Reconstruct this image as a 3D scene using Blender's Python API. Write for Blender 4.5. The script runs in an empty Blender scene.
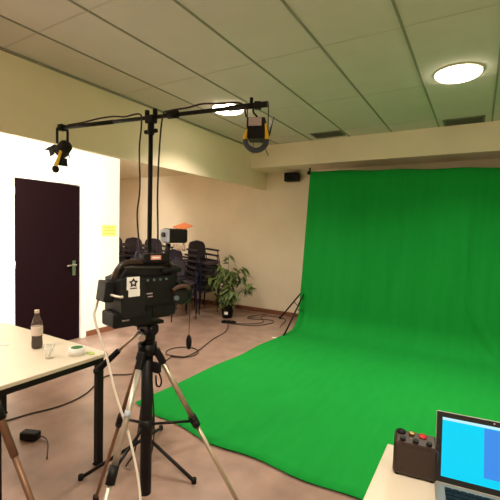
import bpy, bmesh, math, random
from mathutils import Vector, Matrix, Euler
random.seed(7)
PI = math.pi
scene = bpy.context.scene
COL = scene.collection

# ------------------------------------------------------------------ camera
cam_d = bpy.data.cameras.new('camera')
cam_d.sensor_width = 36.0
cam_d.lens = 36.0 * 377.6 / 500.0
cam_d.clip_start = 0.02
cam = bpy.data.objects.new('camera', cam_d)
COL.objects.link(cam)
cR = Vector((0.85484268, 0.51817158, 0.02724332)); cU = Vector((-0.05010201, 0.03016886, 0.99828835)); cF = Vector((-0.51646275, 0.85474444, -0.05175107))
m3 = Matrix((cR, cU, -cF)).transposed()
cam.matrix_world = Matrix.Translation((0, 0, 1.55)) @ m3.to_4x4()
scene.camera = cam

# ------------------------------------------------------------------ world, exposure
w = bpy.data.worlds.new('world'); scene.world = w; w.use_nodes = True
w.node_tree.nodes['Background'].inputs[0].default_value = (0.9, 0.8, 0.65, 1)
w.node_tree.nodes['Background'].inputs[1].default_value = 0.02
scene.view_settings.view_transform = 'Standard'
scene.view_settings.look = 'None'
scene.view_settings.gamma = 1.0
scene.view_settings.use_curve_mapping = False
scene.view_settings.exposure = 0.0
try:
    scene.cycles.max_bounces = 10; scene.cycles.diffuse_bounces = 6
except Exception: pass

DOWNLIGHTS = [(-2.63, 3.76), (-0.23, 3.86), (2.17, 3.76), (-2.63, 0.16), (-0.23, 0.16), (2.17, 0.16), (-5.9, 4.3)]  # first two are seen; the rest are added out of view to brighten walls and floor
DOWN_W = 34.0
for i, (x, y) in enumerate(DOWNLIGHTS):
    l = bpy.data.lights.new('downlight_glow', 'AREA'); l.shape = 'DISK'; l.size = 0.32
    l.energy = DOWN_W; l.color = (1.0, 0.87, 0.71); l.spread = math.radians(125 if x > -4 else 170)
    if x < -4: l.energy = 28.0  # alcove light, added and hidden from view, fills the chair alcove
    o = bpy.data.objects.new('downlight_glow', l); o.location = (x, y, 2.945 if x > -4 else 2.645); COL.objects.link(o)
    if i == 0: pass
SPOT_W = 620.0

# ------------------------------------------------------------------ materials
MATS = {}
def mat(name, col, rough=0.6, metal=0.0, spec=0.4, noise=0.0, nscale=12.0, bump=0.0, bscale=200.0, emit=None, estr=0.0, trans=0.0, alpha=1.0, coat=0.0, sheen=0.0):
    if name in MATS: return MATS[name]
    m = bpy.data.materials.new(name); m.use_nodes = True
    nt = m.node_tree; b = nt.nodes['Principled BSDF']
    b.inputs['Base Color'].default_value = (*col, 1)
    b.inputs['Roughness'].default_value = rough
    b.inputs['Metallic'].default_value = metal
    b.inputs['Specular IOR Level'].default_value = spec
    b.inputs['Transmission Weight'].default_value = trans
    b.inputs['Coat Weight'].default_value = coat
    b.inputs['Sheen Weight'].default_value = sheen
    b.inputs['Alpha'].default_value = alpha
    tc = nt.nodes.new('ShaderNodeTexCoord')
    if noise > 0:
        n = nt.nodes.new('ShaderNodeTexNoise'); n.inputs['Scale'].default_value = nscale; n.inputs['Detail'].default_value = 5
        nt.links.new(tc.outputs['Object'], n.inputs['Vector'])
        r = nt.nodes.new('ShaderNodeValToRGB')
        r.color_ramp.elements[0].position = 0.3; r.color_ramp.elements[1].position = 0.7
        r.color_ramp.elements[0].color = (*[c * (1 - noise) for c in col], 1)
        r.color_ramp.elements[1].color = (*[min(1, c * (1 + noise)) for c in col], 1)
        nt.links.new(n.outputs['Fac'], r.inputs['Fac']); nt.links.new(r.outputs['Color'], b.inputs['Base Color'])
    if bump > 0:
        n2 = nt.nodes.new('ShaderNodeTexNoise'); n2.inputs['Scale'].default_value = bscale
        nt.links.new(tc.outputs['Object'], n2.inputs['Vector'])
        bp = nt.nodes.new('ShaderNodeBump'); bp.inputs['Strength'].default_value = bump; bp.inputs['Distance'].default_value = 0.01
        nt.links.new(n2.outputs['Fac'], bp.inputs['Height']); nt.links.new(bp.outputs['Normal'], b.inputs['Normal'])
    if emit:
        b.inputs['Emission Color'].default_value = (*emit, 1); b.inputs['Emission Strength'].default_value = estr
    MATS[name] = m
    return m

M_wall = mat('cream wall paint', (0.84, 0.735, 0.585), 0.75, noise=0.04, nscale=2.0, bump=0.05, bscale=120)
M_bulk = mat('beige bulkhead paint', (0.84, 0.73, 0.56), 0.8, noise=0.03, nscale=2.0)
M_white = mat('white wall paint', (0.86, 0.83, 0.77), 0.7, noise=0.02, nscale=2.0)
M_ceil = mat('ceiling tile', (0.64, 0.585, 0.56), 0.9, noise=0.03, nscale=3.0, bump=0.08, bscale=300)
M_grid = mat('ceiling runner', (0.27, 0.26, 0.22), 0.7)
M_joint = mat('ceiling joint', (0.55, 0.505, 0.48), 0.8)
M_floor = mat('brown linoleum', (0.305, 0.202, 0.165), 0.32, spec=0.45, noise=0.2, nscale=5.0)
M_base = mat('red brown skirting', (0.20, 0.075, 0.038), 0.5)
M_door = mat('dark aubergine door', (0.008, 0.0025, 0.0038), 0.6, spec=0.05)
M_chrome = mat('brushed steel', (0.62, 0.60, 0.58), 0.28, metal=1.0)
M_alu = mat('champagne aluminium', (0.50, 0.42, 0.32), 0.40, metal=0.75)
M_silveralu = mat('pale aluminium', (0.52, 0.47, 0.40), 0.38, metal=0.6)
M_brownalu = mat('bronze aluminium', (0.23, 0.125, 0.075), 0.42, metal=0.5)
M_black = mat('black plastic', (0.006, 0.005, 0.006), 0.5, spec=0.22)
M_blackm = mat('black metal', (0.007, 0.005, 0.005), 0.5, spec=0.25)
M_body = mat('camera body black', (0.005, 0.0055, 0.006), 0.42, spec=0.22)
M_body2 = mat('camera grey black', (0.010, 0.010, 0.011), 0.45, spec=0.22)
M_rubber = mat('rubber', (0.008, 0.007, 0.007), 0.75, spec=0.2)
M_cable = mat('dark cable', (0.035, 0.022, 0.018), 0.5)
M_wcable = mat('white cable sheath', (0.80, 0.75, 0.66), 0.45)
M_table = mat('cream laminate', (0.70, 0.62, 0.50), 0.38, spec=0.45, noise=0.03, nscale=4)
M_tedge = mat('cream table edging', (0.70, 0.60, 0.45), 0.45)
M_shell = mat('dusky purple plastic', (0.038, 0.028, 0.044), 0.45, spec=0.35)
M_navy = mat('navy metal', (0.009, 0.010, 0.034), 0.45, spec=0.3)
M_arm = mat('dark armrest plastic', (0.022, 0.016, 0.022), 0.45, spec=0.3)
M_leaf = mat('leaf green', (0.085, 0.125, 0.03), 0.45, noise=0.45, nscale=9.0)
M_stem = mat('plant stem', (0.13, 0.12, 0.05), 0.7)
M_yellow = mat('yellow fabric', (0.85, 0.52, 0.02), 0.6)
M_slate = mat('slate blue strap', (0.045, 0.055, 0.075), 0.7)
M_label = mat('pale label', (0.42, 0.35, 0.36), 0.5)
M_paper = mat('white sticker paper', (0.85, 0.85, 0.83), 0.6)
M_ink = mat('black ink', (0.01, 0.01, 0.01), 0.6)
M_ypaper = mat('yellow paper', (0.90, 0.78, 0.22), 0.7)
M_yink = mat('ochre ink', (0.62, 0.45, 0.08), 0.7)
M_orange = mat('orange gel', (0.90, 0.27, 0.10), 0.4)
M_red = mat('red plastic', (0.55, 0.03, 0.03), 0.35)
M_gold = mat('gold connector', (0.85, 0.62, 0.28), 0.25, metal=1.0)
M_vent = mat('vent grey', (0.17, 0.165, 0.135), 0.6)
M_diff = mat('lit diffuser', (1, 0.95, 0.85), 0.5, emit=(1.0, 0.86, 0.62), estr=16.0)
M_ring = mat('downlight ring', (0.75, 0.72, 0.62), 0.5)
M_bulb = mat('lit bulb', (1, 0.9, 0.7), 0.5, emit=(1.0, 0.80, 0.50), estr=6.0)
M_glass = mat('tinted clear plastic', (0.16, 0.11, 0.09), 0.08, spec=0.5, alpha=0.42)
M_clear = mat('clear cup plastic', (0.85, 0.85, 0.8), 0.05, spec=0.5, alpha=0.22)
M_cola = mat('dark cola', (0.012, 0.004, 0.003), 0.1, spec=0.5)
M_blabel = mat('pale pink label', (0.72, 0.60, 0.54), 0.5)
M_cap = mat('pale cap', (0.75, 0.62, 0.55), 0.45)
M_greentape = mat('green tape', (0.07, 0.22, 0.07), 0.6)
M_lime = mat('lime paper', (0.45, 0.58, 0.14), 0.6)
M_silver = mat('laptop aluminium', (0.42, 0.41, 0.38), 0.5, metal=0.6)
M_lens = mat('lens glass', (0.02, 0.02, 0.04), 0.05, spec=0.8)
M_bluegrey = mat('pale blue grey', (0.42, 0.47, 0.55), 0.4)
M_lens2 = mat('lens knob teal', (0.12, 0.17, 0.19), 0.3)

def cloth_material():
    m = bpy.data.materials.new('chroma green cloth'); m.use_nodes = True
    nt = m.node_tree; b = nt.nodes['Principled BSDF']
    b.inputs['Base Color'].default_value = (0.007, 0.265, 0.036, 1)
    b.inputs['Roughness'].default_value = 0.9; b.inputs['Specular IOR Level'].default_value = 0.1
    tc = nt.nodes.new('ShaderNodeTexCoord')
    mp = nt.nodes.new('ShaderNodeMapping'); mp.inputs['Scale'].default_value = (9, 2.0, 0.7)
    n = nt.nodes.new('ShaderNodeTexNoise'); n.inputs['Scale'].default_value = 1.5; n.inputs['Detail'].default_value = 6
    nt.links.new(tc.outputs['Object'], mp.inputs['Vector']); nt.links.new(mp.outputs['Vector'], n.inputs['Vector'])
    r = nt.nodes.new('ShaderNodeValToRGB'); r.color_ramp.elements[0].position = 0.3; r.color_ramp.elements[1].position = 0.75
    r.color_ramp.elements[0].color = (0.007, 0.252, 0.034, 1); r.color_ramp.elements[1].color = (0.009, 0.278, 0.040, 1)
    nt.links.new(n.outputs['Fac'], r.inputs['Fac']); nt.links.new(r.outputs['Color'], b.inputs['Base Color'])
    return m
M_green = cloth_material()

def screen_material():
    m = bpy.data.materials.new('laptop display'); m.use_nodes = True
    nt = m.node_tree; b = nt.nodes['Principled BSDF']
    b.inputs['Base Color'].default_value = (0.01, 0.01, 0.01, 1); b.inputs['Roughness'].default_value = 0.15
    b.inputs['Emission Strength'].default_value = 1.0
    return m

# ------------------------------------------------------------------ mesh builder
class MB:
    def __init__(s): s.bm = bmesh.new(); s.M = Matrix.Identity(4)
    def _new(s, fn):
        n0 = set(s.bm.verts)
        fn()
        vs = [v for v in s.bm.verts if v not in n0]
        return vs
    def box(s, c, size, rot=(0, 0, 0), bev=0.0, seg=2, mi=0):
        t = bmesh.new(); bmesh.ops.create_cube(t, size=1)
        for v in t.verts: v.co = Vector((v.co.x * size[0], v.co.y * size[1], v.co.z * size[2]))
        if bev > 0: bmesh.ops.bevel(t, geom=list(t.edges), offset=bev, segments=seg, affect='EDGES', profile=0.5)
        R = Euler(rot).to_matrix().to_4x4()
        return s._merge(t, Matrix.Translation(c) @ R, mi)
    def _merge(s, t, M, mi=0):
        M = s.M @ M
        mp = {}
        for v in t.verts: mp[v] = s.bm.verts.new(M @ v.co)
        for f in t.faces:
            try:
                g = s.bm.faces.new([mp[v] for v in f.verts]); g.material_index = mi; g.smooth = f.smooth
            except ValueError: pass
        t.free(); return s
    def cyl(s, p0, p1, r0, r1=None, n=16, mi=0, caps=True):
        r1 = r0 if r1 is None else r1
        p0 = Vector(p0); p1 = Vector(p1); d = p1 - p0; L = d.length
        t = bmesh.new()
        bmesh.ops.create_cone(t, cap_ends=caps, segments=n, radius1=max(r0, 1e-5), radius2=max(r1, 1e-5), depth=L)
        for f in t.faces: f.smooth = len(f.verts) == 4
        M = Matrix.Translation((p0 + p1) / 2) @ d.to_track_quat('Z', 'Y').to_matrix().to_4x4()
        return s._merge(t, M, mi)
    def lathe(s, prof, c=(0, 0, 0), n=24, axis=None, mi=0):
        t = bmesh.new(); rings = []
        for (r, z) in prof:
            rings.append([t.verts.new((r * math.cos(2 * PI * i / n), r * math.sin(2 * PI * i / n), z)) for i in range(n)])
        for a, b in zip(rings[:-1], rings[1:]):
            for i in range(n):
                f = t.faces.new((a[i], a[(i + 1) % n], b[(i + 1) % n], b[i])); f.smooth = True
        if prof[0][0] > 1e-4: t.faces.new(list(reversed(rings[0])))
        if prof[-1][0] > 1e-4: t.faces.new(rings[-1])
        bmesh.ops.remove_doubles(t, verts=t.verts, dist=1e-6)
        M = Matrix.Translation(c)
        if axis is not None: M = M @ Vector(axis).to_track_quat('Z', 'Y').to_matrix().to_4x4()
        return s._merge(t, M, mi)
    def sphere(s, c, r, sc=(1, 1, 1), u=16, v=10, mi=0):
        t = bmesh.new(); bmesh.ops.create_uvsphere(t, u_segments=u, v_segments=v, radius=r)
        for vv in t.verts: vv.co = Vector((vv.co.x * sc[0], vv.co.y * sc[1], vv.co.z * sc[2]))
        for f in t.faces: f.smooth = True
        return s._merge(t, Matrix.Translation(c), mi)
    def tube(s, pts, r, n=8, res=6, smooth=True, mi=0):
        P = [Vector(p) for p in pts]
        if smooth and len(P) > 2:
            Q = []
            E = [P[0] * 2 - P[1]] + P + [P[-1] * 2 - P[-2]]
            for i in range(1, len(E) - 2):
                a, b, c, d = E[i - 1], E[i], E[i + 1], E[i + 2]
                for k in range(res):
                    u = k / res
                    Q.append(0.5 * ((2 * b) + (c - a) * u + (2 * a - 5 * b + 4 * c - d) * u * u + (3 * b - a - 3 * c + d) * u ** 3))
            Q.append(P[-1]); P = Q
        t = bmesh.new(); rings = []
        up = Vector((0, 0, 1)); prev = None
        for i, p in enumerate(P):
            d = (P[min(i + 1, len(P) - 1)] - P[max(i - 1, 0)]).normalized()
            if prev is None:
                a = d.cross(up)
                if a.length < 0.01: a = d.cross(Vector((1, 0, 0)))
                a.normalize()
            else:
                a = (prev - d * prev.dot(d)).normalized()
            prev = a; b = d.cross(a)
            rr = r(i / (len(P) - 1)) if callable(r) else r
            rings.append([t.verts.new(p + (a * math.cos(2 * PI * k / n) + b * math.sin(2 * PI * k / n)) * rr) for k in range(n)])
        for A, B in zip(rings[:-1], rings[1:]):
            for k in range(n):
                f = t.faces.new((A[k], A[(k + 1) % n], B[(k + 1) % n], B[k])); f.smooth = True
        t.faces.new(list(reversed(rings[0]))); t.faces.new(rings[-1])
        return s._merge(t, Matrix.Identity(4), mi)
    def poly(s, pts, ext, mi=0):
        """closed outline pts (3d), extruded along vector ext"""
        t = bmesh.new(); e = Vector(ext)
        a = [t.verts.new(Vector(p)) for p in pts]; b = [t.verts.new(Vector(p) + e) for p in pts]
        t.faces.new(list(reversed(a))); t.faces.new(b)
        for i in range(len(a)):
            j = (i + 1) % len(a); t.faces.new((a[i], a[j], b[j], b[i]))
        return s._merge(t, Matrix.Identity(4), mi)
    def grid(s, fn, nu, nv, thick=0.0, mi=0):
        """fn(u,v)->point; optional thickness along normals"""
        t = bmesh.new()
        g = [[t.verts.new(fn(i / nu, j / nv)) for j in range(nv + 1)] for i in range(nu + 1)]
        for i in range(nu):
            for j in range(nv):
                f = t.faces.new((g[i][j], g[i + 1][j], g[i + 1][j + 1], g[i][j + 1])); f.smooth = True
        if thick:
            t.normal_update()
            bmesh.ops.solidify(t, geom=list(t.faces), thickness=thick)
        return s._merge(t, Matrix.Identity(4), mi)
    def build(s, name, m, parent=None, loc=None):
        me = bpy.data.meshes.new(name)
        bmesh.ops.recalc_face_normals(s.bm, faces=s.bm.faces)
        s.bm.to_mesh(me); s.bm.free()
        for mm in (m if isinstance(m, (list, tuple)) else [m]): me.materials.append(mm)
        o = bpy.data.objects.new(name, me); COL.objects.link(o)
        if parent: o.parent = parent
        if loc: o.location = loc
        return o

def tag(o, label=None, cat=None, group=None, kind=None):
    if label: o['label'] = label
    if cat: o['category'] = cat
    if group: o['group'] = group
    if kind: o['kind'] = kind
    return o
def thing(name, label, cat, loc=(0, 0, 0), rotz=0.0, group=None):
    o = bpy.data.objects.new(name, None); COL.objects.link(o)
    o.empty_display_size = 0.1
    o.location = loc; o.rotation_euler = (0, 0, rotz)
    return tag(o, label, cat, group)
def struct(name, mb, m): return tag(mb.build(name, m), kind='structure')
def B(*a, **k): return MB().box(*a, **k)
def span(x0, x1, y0, y1, z0, z1):
    return MB().box(((x0 + x1) / 2, (y0 + y1) / 2, (z0 + z1) / 2), (x1 - x0, y1 - y0, z1 - z0))
def copy_tree(o, parent=None):
    c = o.copy(); COL.objects.link(c)
    if parent: c.parent = parent
    for ch in list(o.children): copy_tree(ch, c)
    return c

# ------------------------------------------------------------------ the room
XW, YB, HC = -4.65, 6.245, 3.0           # white wall, back wall, ceiling
struct('floor', span(-8.2, 2.9, -2.7, 6.5, -0.1, 0.0), M_floor)
struct('wall_back', span(-8.2, 2.9, YB, YB + 0.12, 0, HC), M_wall)
struct('wall_right', span(2.7, 2.85, -2.7, YB, 0, HC), M_wall)
struct('wall_front', span(-8.2, 2.9, -2.7, -2.55, 0, HC), M_wall)
struct('wall_alcove_side', span(-8.2, -8.05, 3.74, YB, 0, 2.7), M_wall)
struct('wall_alcove_near', span(-8.05, XW - 0.12, 3.74, 3.86, 0, 2.7), M_wall)
# white wall with the opening for the door
DY0, DY1, DZ = 2.36, 3.204, 2.083
wb = MB()
for (y0, y1, z0, z1) in ((-2.55, DY0 - 0.045, 0, 2.7), (DY1 + 0.012, 3.86, 0, 2.7), (DY0 - 0.045, DY1 + 0.012, DZ + 0.012, 2.7)):
    wb.box((XW - 0.06, (y0 + y1) / 2, (z0 + z1) / 2), (0.12, y1 - y0, z1 - z0))
bmesh.ops.remove_doubles(wb.bm, verts=wb.bm.verts, dist=1e-5)
struct('wall_left', wb, M_white)
struct('ceiling', span(-3.51, 2.9, -2.7, 6.5, HC, HC + 0.1), M_ceil)
struct('ceiling_alcove', span(-8.2, -3.51, -2.7, YB, 2.7, 2.8), M_bulk)
struct('trim_1', span(-3.51, -3.45, -2.55, YB, 2.315, HC), M_bulk)        # bulkhead beam
struct('trim_2', span(-3.45, 2.7, 5.67, YB, 2.63, HC), M_wall)           # soffit along the back wall
g = MB()
for k in range(-4, 6):
    x = 0.07 + 0.6 * k if k > -6 else 0
    if -3.4 < x < 2.6: g.box((x, 1.56, HC - 0.002), (0.017, 8.2, 0.008))
g.box((-2.93, 1.56, HC - 0.002), (0.017, 8.2, 0.008))
struct('trim_3', g, M_grid)
g = MB()
y = 4.06 + 1.2
while y > -2.5:
    g.box((-0.375, y, HC - 0.0005), (6.1, 0.012, 0.004)); y -= 1.2
struct('trim_4', g, M_joint)
g = MB(); g.box((-3.44, 1.56, HC - 0.01), (0.02, 8.2, 0.02)); struct('trim_5', g, M_grid)
struct('baseboard_back', span(-8.05, 2.7, YB - 0.014, YB, 0, 0.075), M_base)
bb = MB(); bb.box((XW + 0.007, (DY1 + 0.1 + 3.86) / 2, 0.0375), (0.014, 3.86 - DY1 - 0.1, 0.075))
bb.box((XW + 0.007, (-2.55 + DY0 - 0.1) / 2, 0.0375), (0.014, DY0 - 0.1 + 2.55, 0.075))
struct('baseboard_left', bb, M_base)

# door
d = thing('door_1', 'dark aubergine flush door in the white wall', 'door', (XW, 0, 0)); d['kind'] = 'structure'
span(-0.05, -0.008, DY0, DY1, 0.006, DZ).build('door_panel', M_door, d)
fr = MB()
fr.box((0.004, DY0 - 0.055, DZ / 2 + 0.03), (0.03, 0.085, DZ + 0.06)); fr.box((0.004, DY1 + 0.045, DZ / 2 + 0.03), (0.03, 0.07, DZ + 0.06))
fr.box((0.004, (DY0 + DY1) / 2, DZ + 0.035), (0.03, DY1 - DY0 + 0.02, 0.05))
fr.box((-0.1, (DY0 + DY1) / 2, 0.003), (0.01, DY1 - DY0, 0.006))
fr.build('door_frame', M_white, d)
hd = MB(); hd.box((-0.003, 3.118, 0.98), (0.012, 0.042, 0.2), bev=0.004); hd.build('handle_plate', M_chrome, d)
hd = MB(); hd.tube([(0.0, 3.118, 1.025), (0.05, 3.118, 1.025), (0.056, 3.09, 1.025), (0.056, 2.985, 1.02)], 0.010, res=4)
hd.build('door_handle', M_chrome, d)
for z in (1.94, 1.07, 0.25):
    h = MB(); h.cyl((0.006, DY0 - 0.006, z - 0.045), (0.006, DY0 - 0.006, z + 0.045), 0.010, n=10); h.build('hinge', M_chrome, d)

# yellow notice on the white wall
n = thing('notice', 'yellow paper notice with three printed lines on white wall right of door', 'sign', (XW, 3.68, 1.41))
MB().box((0.002, 0, 0.08), (0.003, 0.25, 0.165)).build('paper', M_ypaper, n)
for z, wd in ((0.125, 0.16), (0.082, 0.20), (0.04, 0.17)):
    x = -wd / 2; t_ = MB()
    while x < wd / 2 - 0.01:
        l_ = random.uniform(0.018, 0.04); l_ = min(l_, wd / 2 - x)
        t_.box((0.004, x + l_ / 2, z), (0.001, l_, 0.014)); x += l_ + 0.009
    t_.build('printed_line', M_yink, n)

# ------------------------------------------------------------------ ceiling fixtures, seen ones and added unseen ones
DL_LABEL = ['lit round ceiling light behind the lamp crossbar', 'large bright round ceiling light in front of the right ceiling vent', 'added unseen ceiling light beyond the right edge, near the right wall',
            'added unseen ceiling light above the white table side, behind the viewer', 'added unseen ceiling light above the laptop, behind the viewer', 'added unseen ceiling light at right behind the viewer', 'added unseen ceiling light in the alcove above the stacked chairs']
for (x, y), lb in zip(DOWNLIGHTS, DL_LABEL):
    if y < 1 or x > 1: 
        pass
    t = thing('ceiling_light', lb, 'ceiling light', (x, y, HC if x > -4 else 2.7), group='round ceiling lights')
    MB().lathe([(0.185, 0.0), (0.20, 0.0), (0.20, -0.010), (0.185, -0.012)], n=32).build('trim_ring', M_ring, t)
    MB().lathe([(0.185, 0.0), (0.185, -0.02), (0.165, -0.038), (0.10, -0.048), (0.0, -0.05)], n=32).build('diffuser', M_diff, t)
def vent(x, y, lb):
    t = thing('ceiling_vent', lb, 'vent', (x, y, HC), group='ceiling vents')
    W, L = 0.46, 0.29
    f = MB()
    for sx in (-1, 1): f.box((sx * (W / 2 - 0.01), 0, -0.006), (0.02, L, 0.012))
    for sy in (-1, 1): f.box((0, sy * (L / 2 - 0.01), -0.006), (W - 0.04, 0.02, 0.012))
    f.box((0, 0, -0.001), (W - 0.04, L - 0.04, 0.002))
    f.build('frame', M_vent, t)
    s = MB()
    for k in range(9): s.box((0, -L / 2 + 0.03 + k * (L - 0.06) / 8, -0.007), (W - 0.045, 0.02, 0.003), rot=(0.6, 0, 0))
    s.build('louvres', M_vent, t)
vent(-1.98, 5.41, 'grey louvred ceiling vent nearer the wall speaker')
vent(-0.235, 5.49, 'grey louvred ceiling vent behind the large bright ceiling light')

# wall loudspeaker
s = thing('wall_speaker', 'small black loudspeaker mounted on back wall under the soffit', 'speaker', (-2.87, YB, 2.51))
MB().cyl((0, 0, 0), (0, -0.07, 0), 0.018).build('bracket', M_black, s)
sp = MB(); sp.poly([(-0.13, -0.05, -0.075), (0.11, -0.05, -0.075), (0.15, -0.10, -0.03), (0.15, -0.10, 0.03), (0.11, -0.05, 0.075), (-0.13, -0.05, 0.075)], (0, -0.13, 0))
sp.build('cabinet', M_black, s)
MB().box((-0.01, -0.183, 0), (0.21, 0.006, 0.12), bev=0.002).build('grille', M_rubber, s)

# ------------------------------------------------------------------ green backdrop
def lerp(a, b, t): return a + (b - a) * t
path = [(5.635, 2.25), (5.625, 2.40), (5.613, 2.50), (5.59, 2.528), (5.567, 2.51), (5.56, 2.40)]
path += [(5.56 - 0.02 * (1 - z / 2.4), z) for z in [2.4 - 0.1 * k for k in range(1, 22)]]
for k in range(1, 9):
    a = k / 8 * PI / 2; path.append((5.54 - 0.30 * (1 - math.cos(a)), 0.308 - 0.30 * math.sin(a)))
yy = 5.24
while yy > 2.3: yy -= 0.09; path.append((yy, 0.008))
nP = len(path)
def cloth(u, v):
    i = round(v * (nP - 1)); y, z = path[i]
    tf = max(0.0, min(1.0, (5.24 - y) / (5.24 - 2.25)))      # 0 on the wall part, 1 at the front hem
    if z > 0.02: xl = lerp(-2.42, -2.30, min(1, z / 2.5))
    else: xl = lerp(-2.42, -2.505, tf) + 0.012 * math.sin(tf * 17)
    xr = 1.95
    x = lerp(xl, xr, u)
    if z > 0.02:
        a = min(1, (2.55 - z) / 0.6)
        dy = 0.010 * math.sin(x * 5.1 + 0.5) + 0.006 * math.sin(x * 13 + 1.1 * z) + 0.004 * math.sin(x * 29 - z * 2)
        xf = -0.14 + 0.55 * math.exp(-z / 0.38)
        dy -= 0.034 * math.exp(-((x - xf) / 0.04) ** 2) * (1 if z < 1.4 else max(0, 1 - (z - 1.4)))
        xf2 = -0.95 + 0.04 * z
        dy -= 0.013 * math.exp(-((x - xf2) / 0.025) ** 2)
        y += dy * (0.25 + 0.75 * a)
        z -= (0.03 + 0.036 * (x + 2.3) + 0.006 * math.sin(x * 8)) * max(0, (z - 0.4) / 2.1)
    else:
        z += 0.004 + 0.004 * math.sin(x * 4 + y * 3.0) * math.sin(y * 5.3 - x)
        fr = tf ** 3
        y += fr * (-0.13 * min(1, u * 5) * (1 if u < .4 else 1 - 0.3 * (u - .4)) + 0.015 * math.sin(x * 9))
    return Vector((x, y, z))
cl = MB(); cl.grid(cloth, 200, nP - 1, thick=0.003)
tag(cl.build('green_backdrop', M_green), 'large chroma green cloth hanging at back and sweeping over the floor', 'backdrop cloth')

# its stand, mostly hidden behind the cloth
bs = thing('backdrop_stand', 'black backdrop stand with splayed legs behind the green cloth', 'stand', (0, 0, 0))
MB().cyl((-2.36, 5.59, 2.478), (2.0, 5.59, 2.325), 0.014).build('crossbar', M_blackm, bs)
for xs, zt in ((-2.33, 2.478), (1.98, 2.325)):
    ys = 5.72
    p = MB(); p.cyl((xs, ys, 0.12), (xs, ys, zt), 0.015); p.cyl((xs, ys, 0.12), (xs, ys, 1.3), 0.018); p.build('pole', M_blackm, bs)
    c = MB(); c.box((xs, 5.655, zt), (0.045, 0.17, 0.05), bev=0.006); c.cyl((xs - 0.02, 5.66, zt), (xs - 0.02, 5.66, zt + 0.09), 0.012); c.build('clamp', M_black, bs)
    MB().cyl((xs + 0.03, 5.72, zt - 0.05), (xs + 0.075, 5.72, zt - 0.05), 0.015).build('knob', M_black, bs)
    sg = 1 if xs > 0 else -1
    for ft in ((xs + sg * 0.62, 5.98, 0.012), (xs + sg * 0.06, 4.99 if sg < 0 else 5.62, 0.012), (xs - sg * 0.5, 6.12, 0.012)):
        if sg > 0 and ft[1] == 5.62: ft = (xs + 0.5, 5.75, 0.012)
        l_ = MB(); l_.cyl((xs, ys, 0.70), ft, 0.0125, n=10); lo = l_.build('leg', M_blackm, bs)
        MB().cyl((ft[0], ft[1], 0.0), (ft[0], ft[1], 0.035), 0.017, n=10).build('rubber_foot', M_rubber, lo)
        mid = Vector((xs, ys, 0.70)).lerp(Vector(ft), 0.5)
        MB().cyl((xs, ys, 0.22), mid, 0.006, n=8).build('brace', M_blackm, lo)

# ------------------------------------------------------------------ stacked chairs
def make_chair():
    t = thing('stacking_chair', 'x', 'chair')
    s = MB()
    def seat(u, v):
        x = lerp(-0.19, 0.20, u); y = lerp(-0.205, 0.205, v)
        k = 1 - 0.18 * max(0, (u - 0.6) / 0.4) ** 2
        z = 0.452 - 0.020 * (1 - ((v - 0.5) * 2) ** 2) - 0.03 * max(0, (u - 0.7) / 0.3) ** 2 + 0.02 * max(0, (0.25 - u) / 0.25) ** 2
        return Vector((x, y * k, z))
    s.grid(seat, 10, 10, thick=0.012); s.build('seat', M_shell, t)
    b = MB()
    def back(u, v):
        a = (u - 0.5) * 2; zz = (v - 0.5) * 2
        wd = 0.20 * (max(0.0, 1 - abs(zz) ** 3.2)) ** (1 / 3.2) if abs(zz) < 1 else 0.0
        wd = max(wd, 0.03 if zz < 0 else 0.012)
        if zz < 0: wd = max(wd, 0.17)
        y = a * wd
        z = 0.66 + zz * 0.165
        x = -0.205 - 0.05 * (v) - 0.03 * (1 - a * a) * 0.9
        return Vector((x, y, z))
    b.grid(back, 12, 12, thick=0.012); b.build('backrest', M_shell, t)
    for sy in (-1, 1):
        a = MB(); a.box((-0.085, sy * 0.245, 0.662), (0.37, 0.055, 0.036), rot=(0, 0.05, 0), bev=0.012)
        ao = a.build('armrest', M_arm, t)
        a = MB(); a.tube([(0.165, sy * 0.222, 0.42), (0.10, sy * 0.24, 0.56), (0.06, sy * 0.245, 0.65)], 0.0095, n=6, res=3); a.build('arm_support', M_navy, ao)
    for sx, sy in ((1, 1), (1, -1), (-1, 1), (-1, -1)):
        l_ = MB()
        if sx > 0: l_.tube([(0.13, sy * 0.215, 0.44), (0.165, sy * 0.218, 0.42), (0.19, sy * 0.222, 0.0)], 0.0095, n=6, res=3)
        else: l_.tube([(-0.225, sy * 0.185, 0.62), (-0.205, sy * 0.212, 0.46), (-0.215, sy * 0.222, 0.0)], 0.0095, n=6, res=3)
        l_.build('leg', M_navy, t)
    f = MB()
    for sy in (-1, 1): f.tube([(-0.205, sy * 0.214, 0.44), (0.15, sy * 0.216, 0.437)], 0.009, n=6, smooth=False)
    f.tube([(0.10, -0.214, 0.425), (0.10, 0.214, 0.425)], 0.008, n=6, smooth=False)
    f.tube([(-0.15, -0.214, 0.43), (-0.15, 0.214, 0.43)], 0.008, n=6, smooth=False)
    f.build('seat_frame', M_navy, t)
    return t
chair0 = make_chair(); used = [False]
ORD = ['topmost', 'second from the top', 'third from the top', 'fourth from the top', 'fifth from the top', 'sixth from the top', 'seventh from the top', 'eighth from the top', 'ninth from the top']
STACKS = [(-6.80, 5.62, -12, 6, 'the stack at the white wall corner'),
          (-6.17, 5.62, -12, 6, 'the second stack from white wall corner'),
          (-5.58, 5.62, -12, 6, 'the stack behind the light stand pole'),
          (-5.00, 5.64, -12, 4, 'the low stack behind the camera light'),
          (-4.39, 5.58, -12, 6, 'the tall stack beside the potted plant'),
          (-4.36, 4.92, -25, 3, 'the short front stack behind the lens'),
          (-5.08, 4.90, -20, 4, 'the front stack behind the camera body')]
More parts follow.
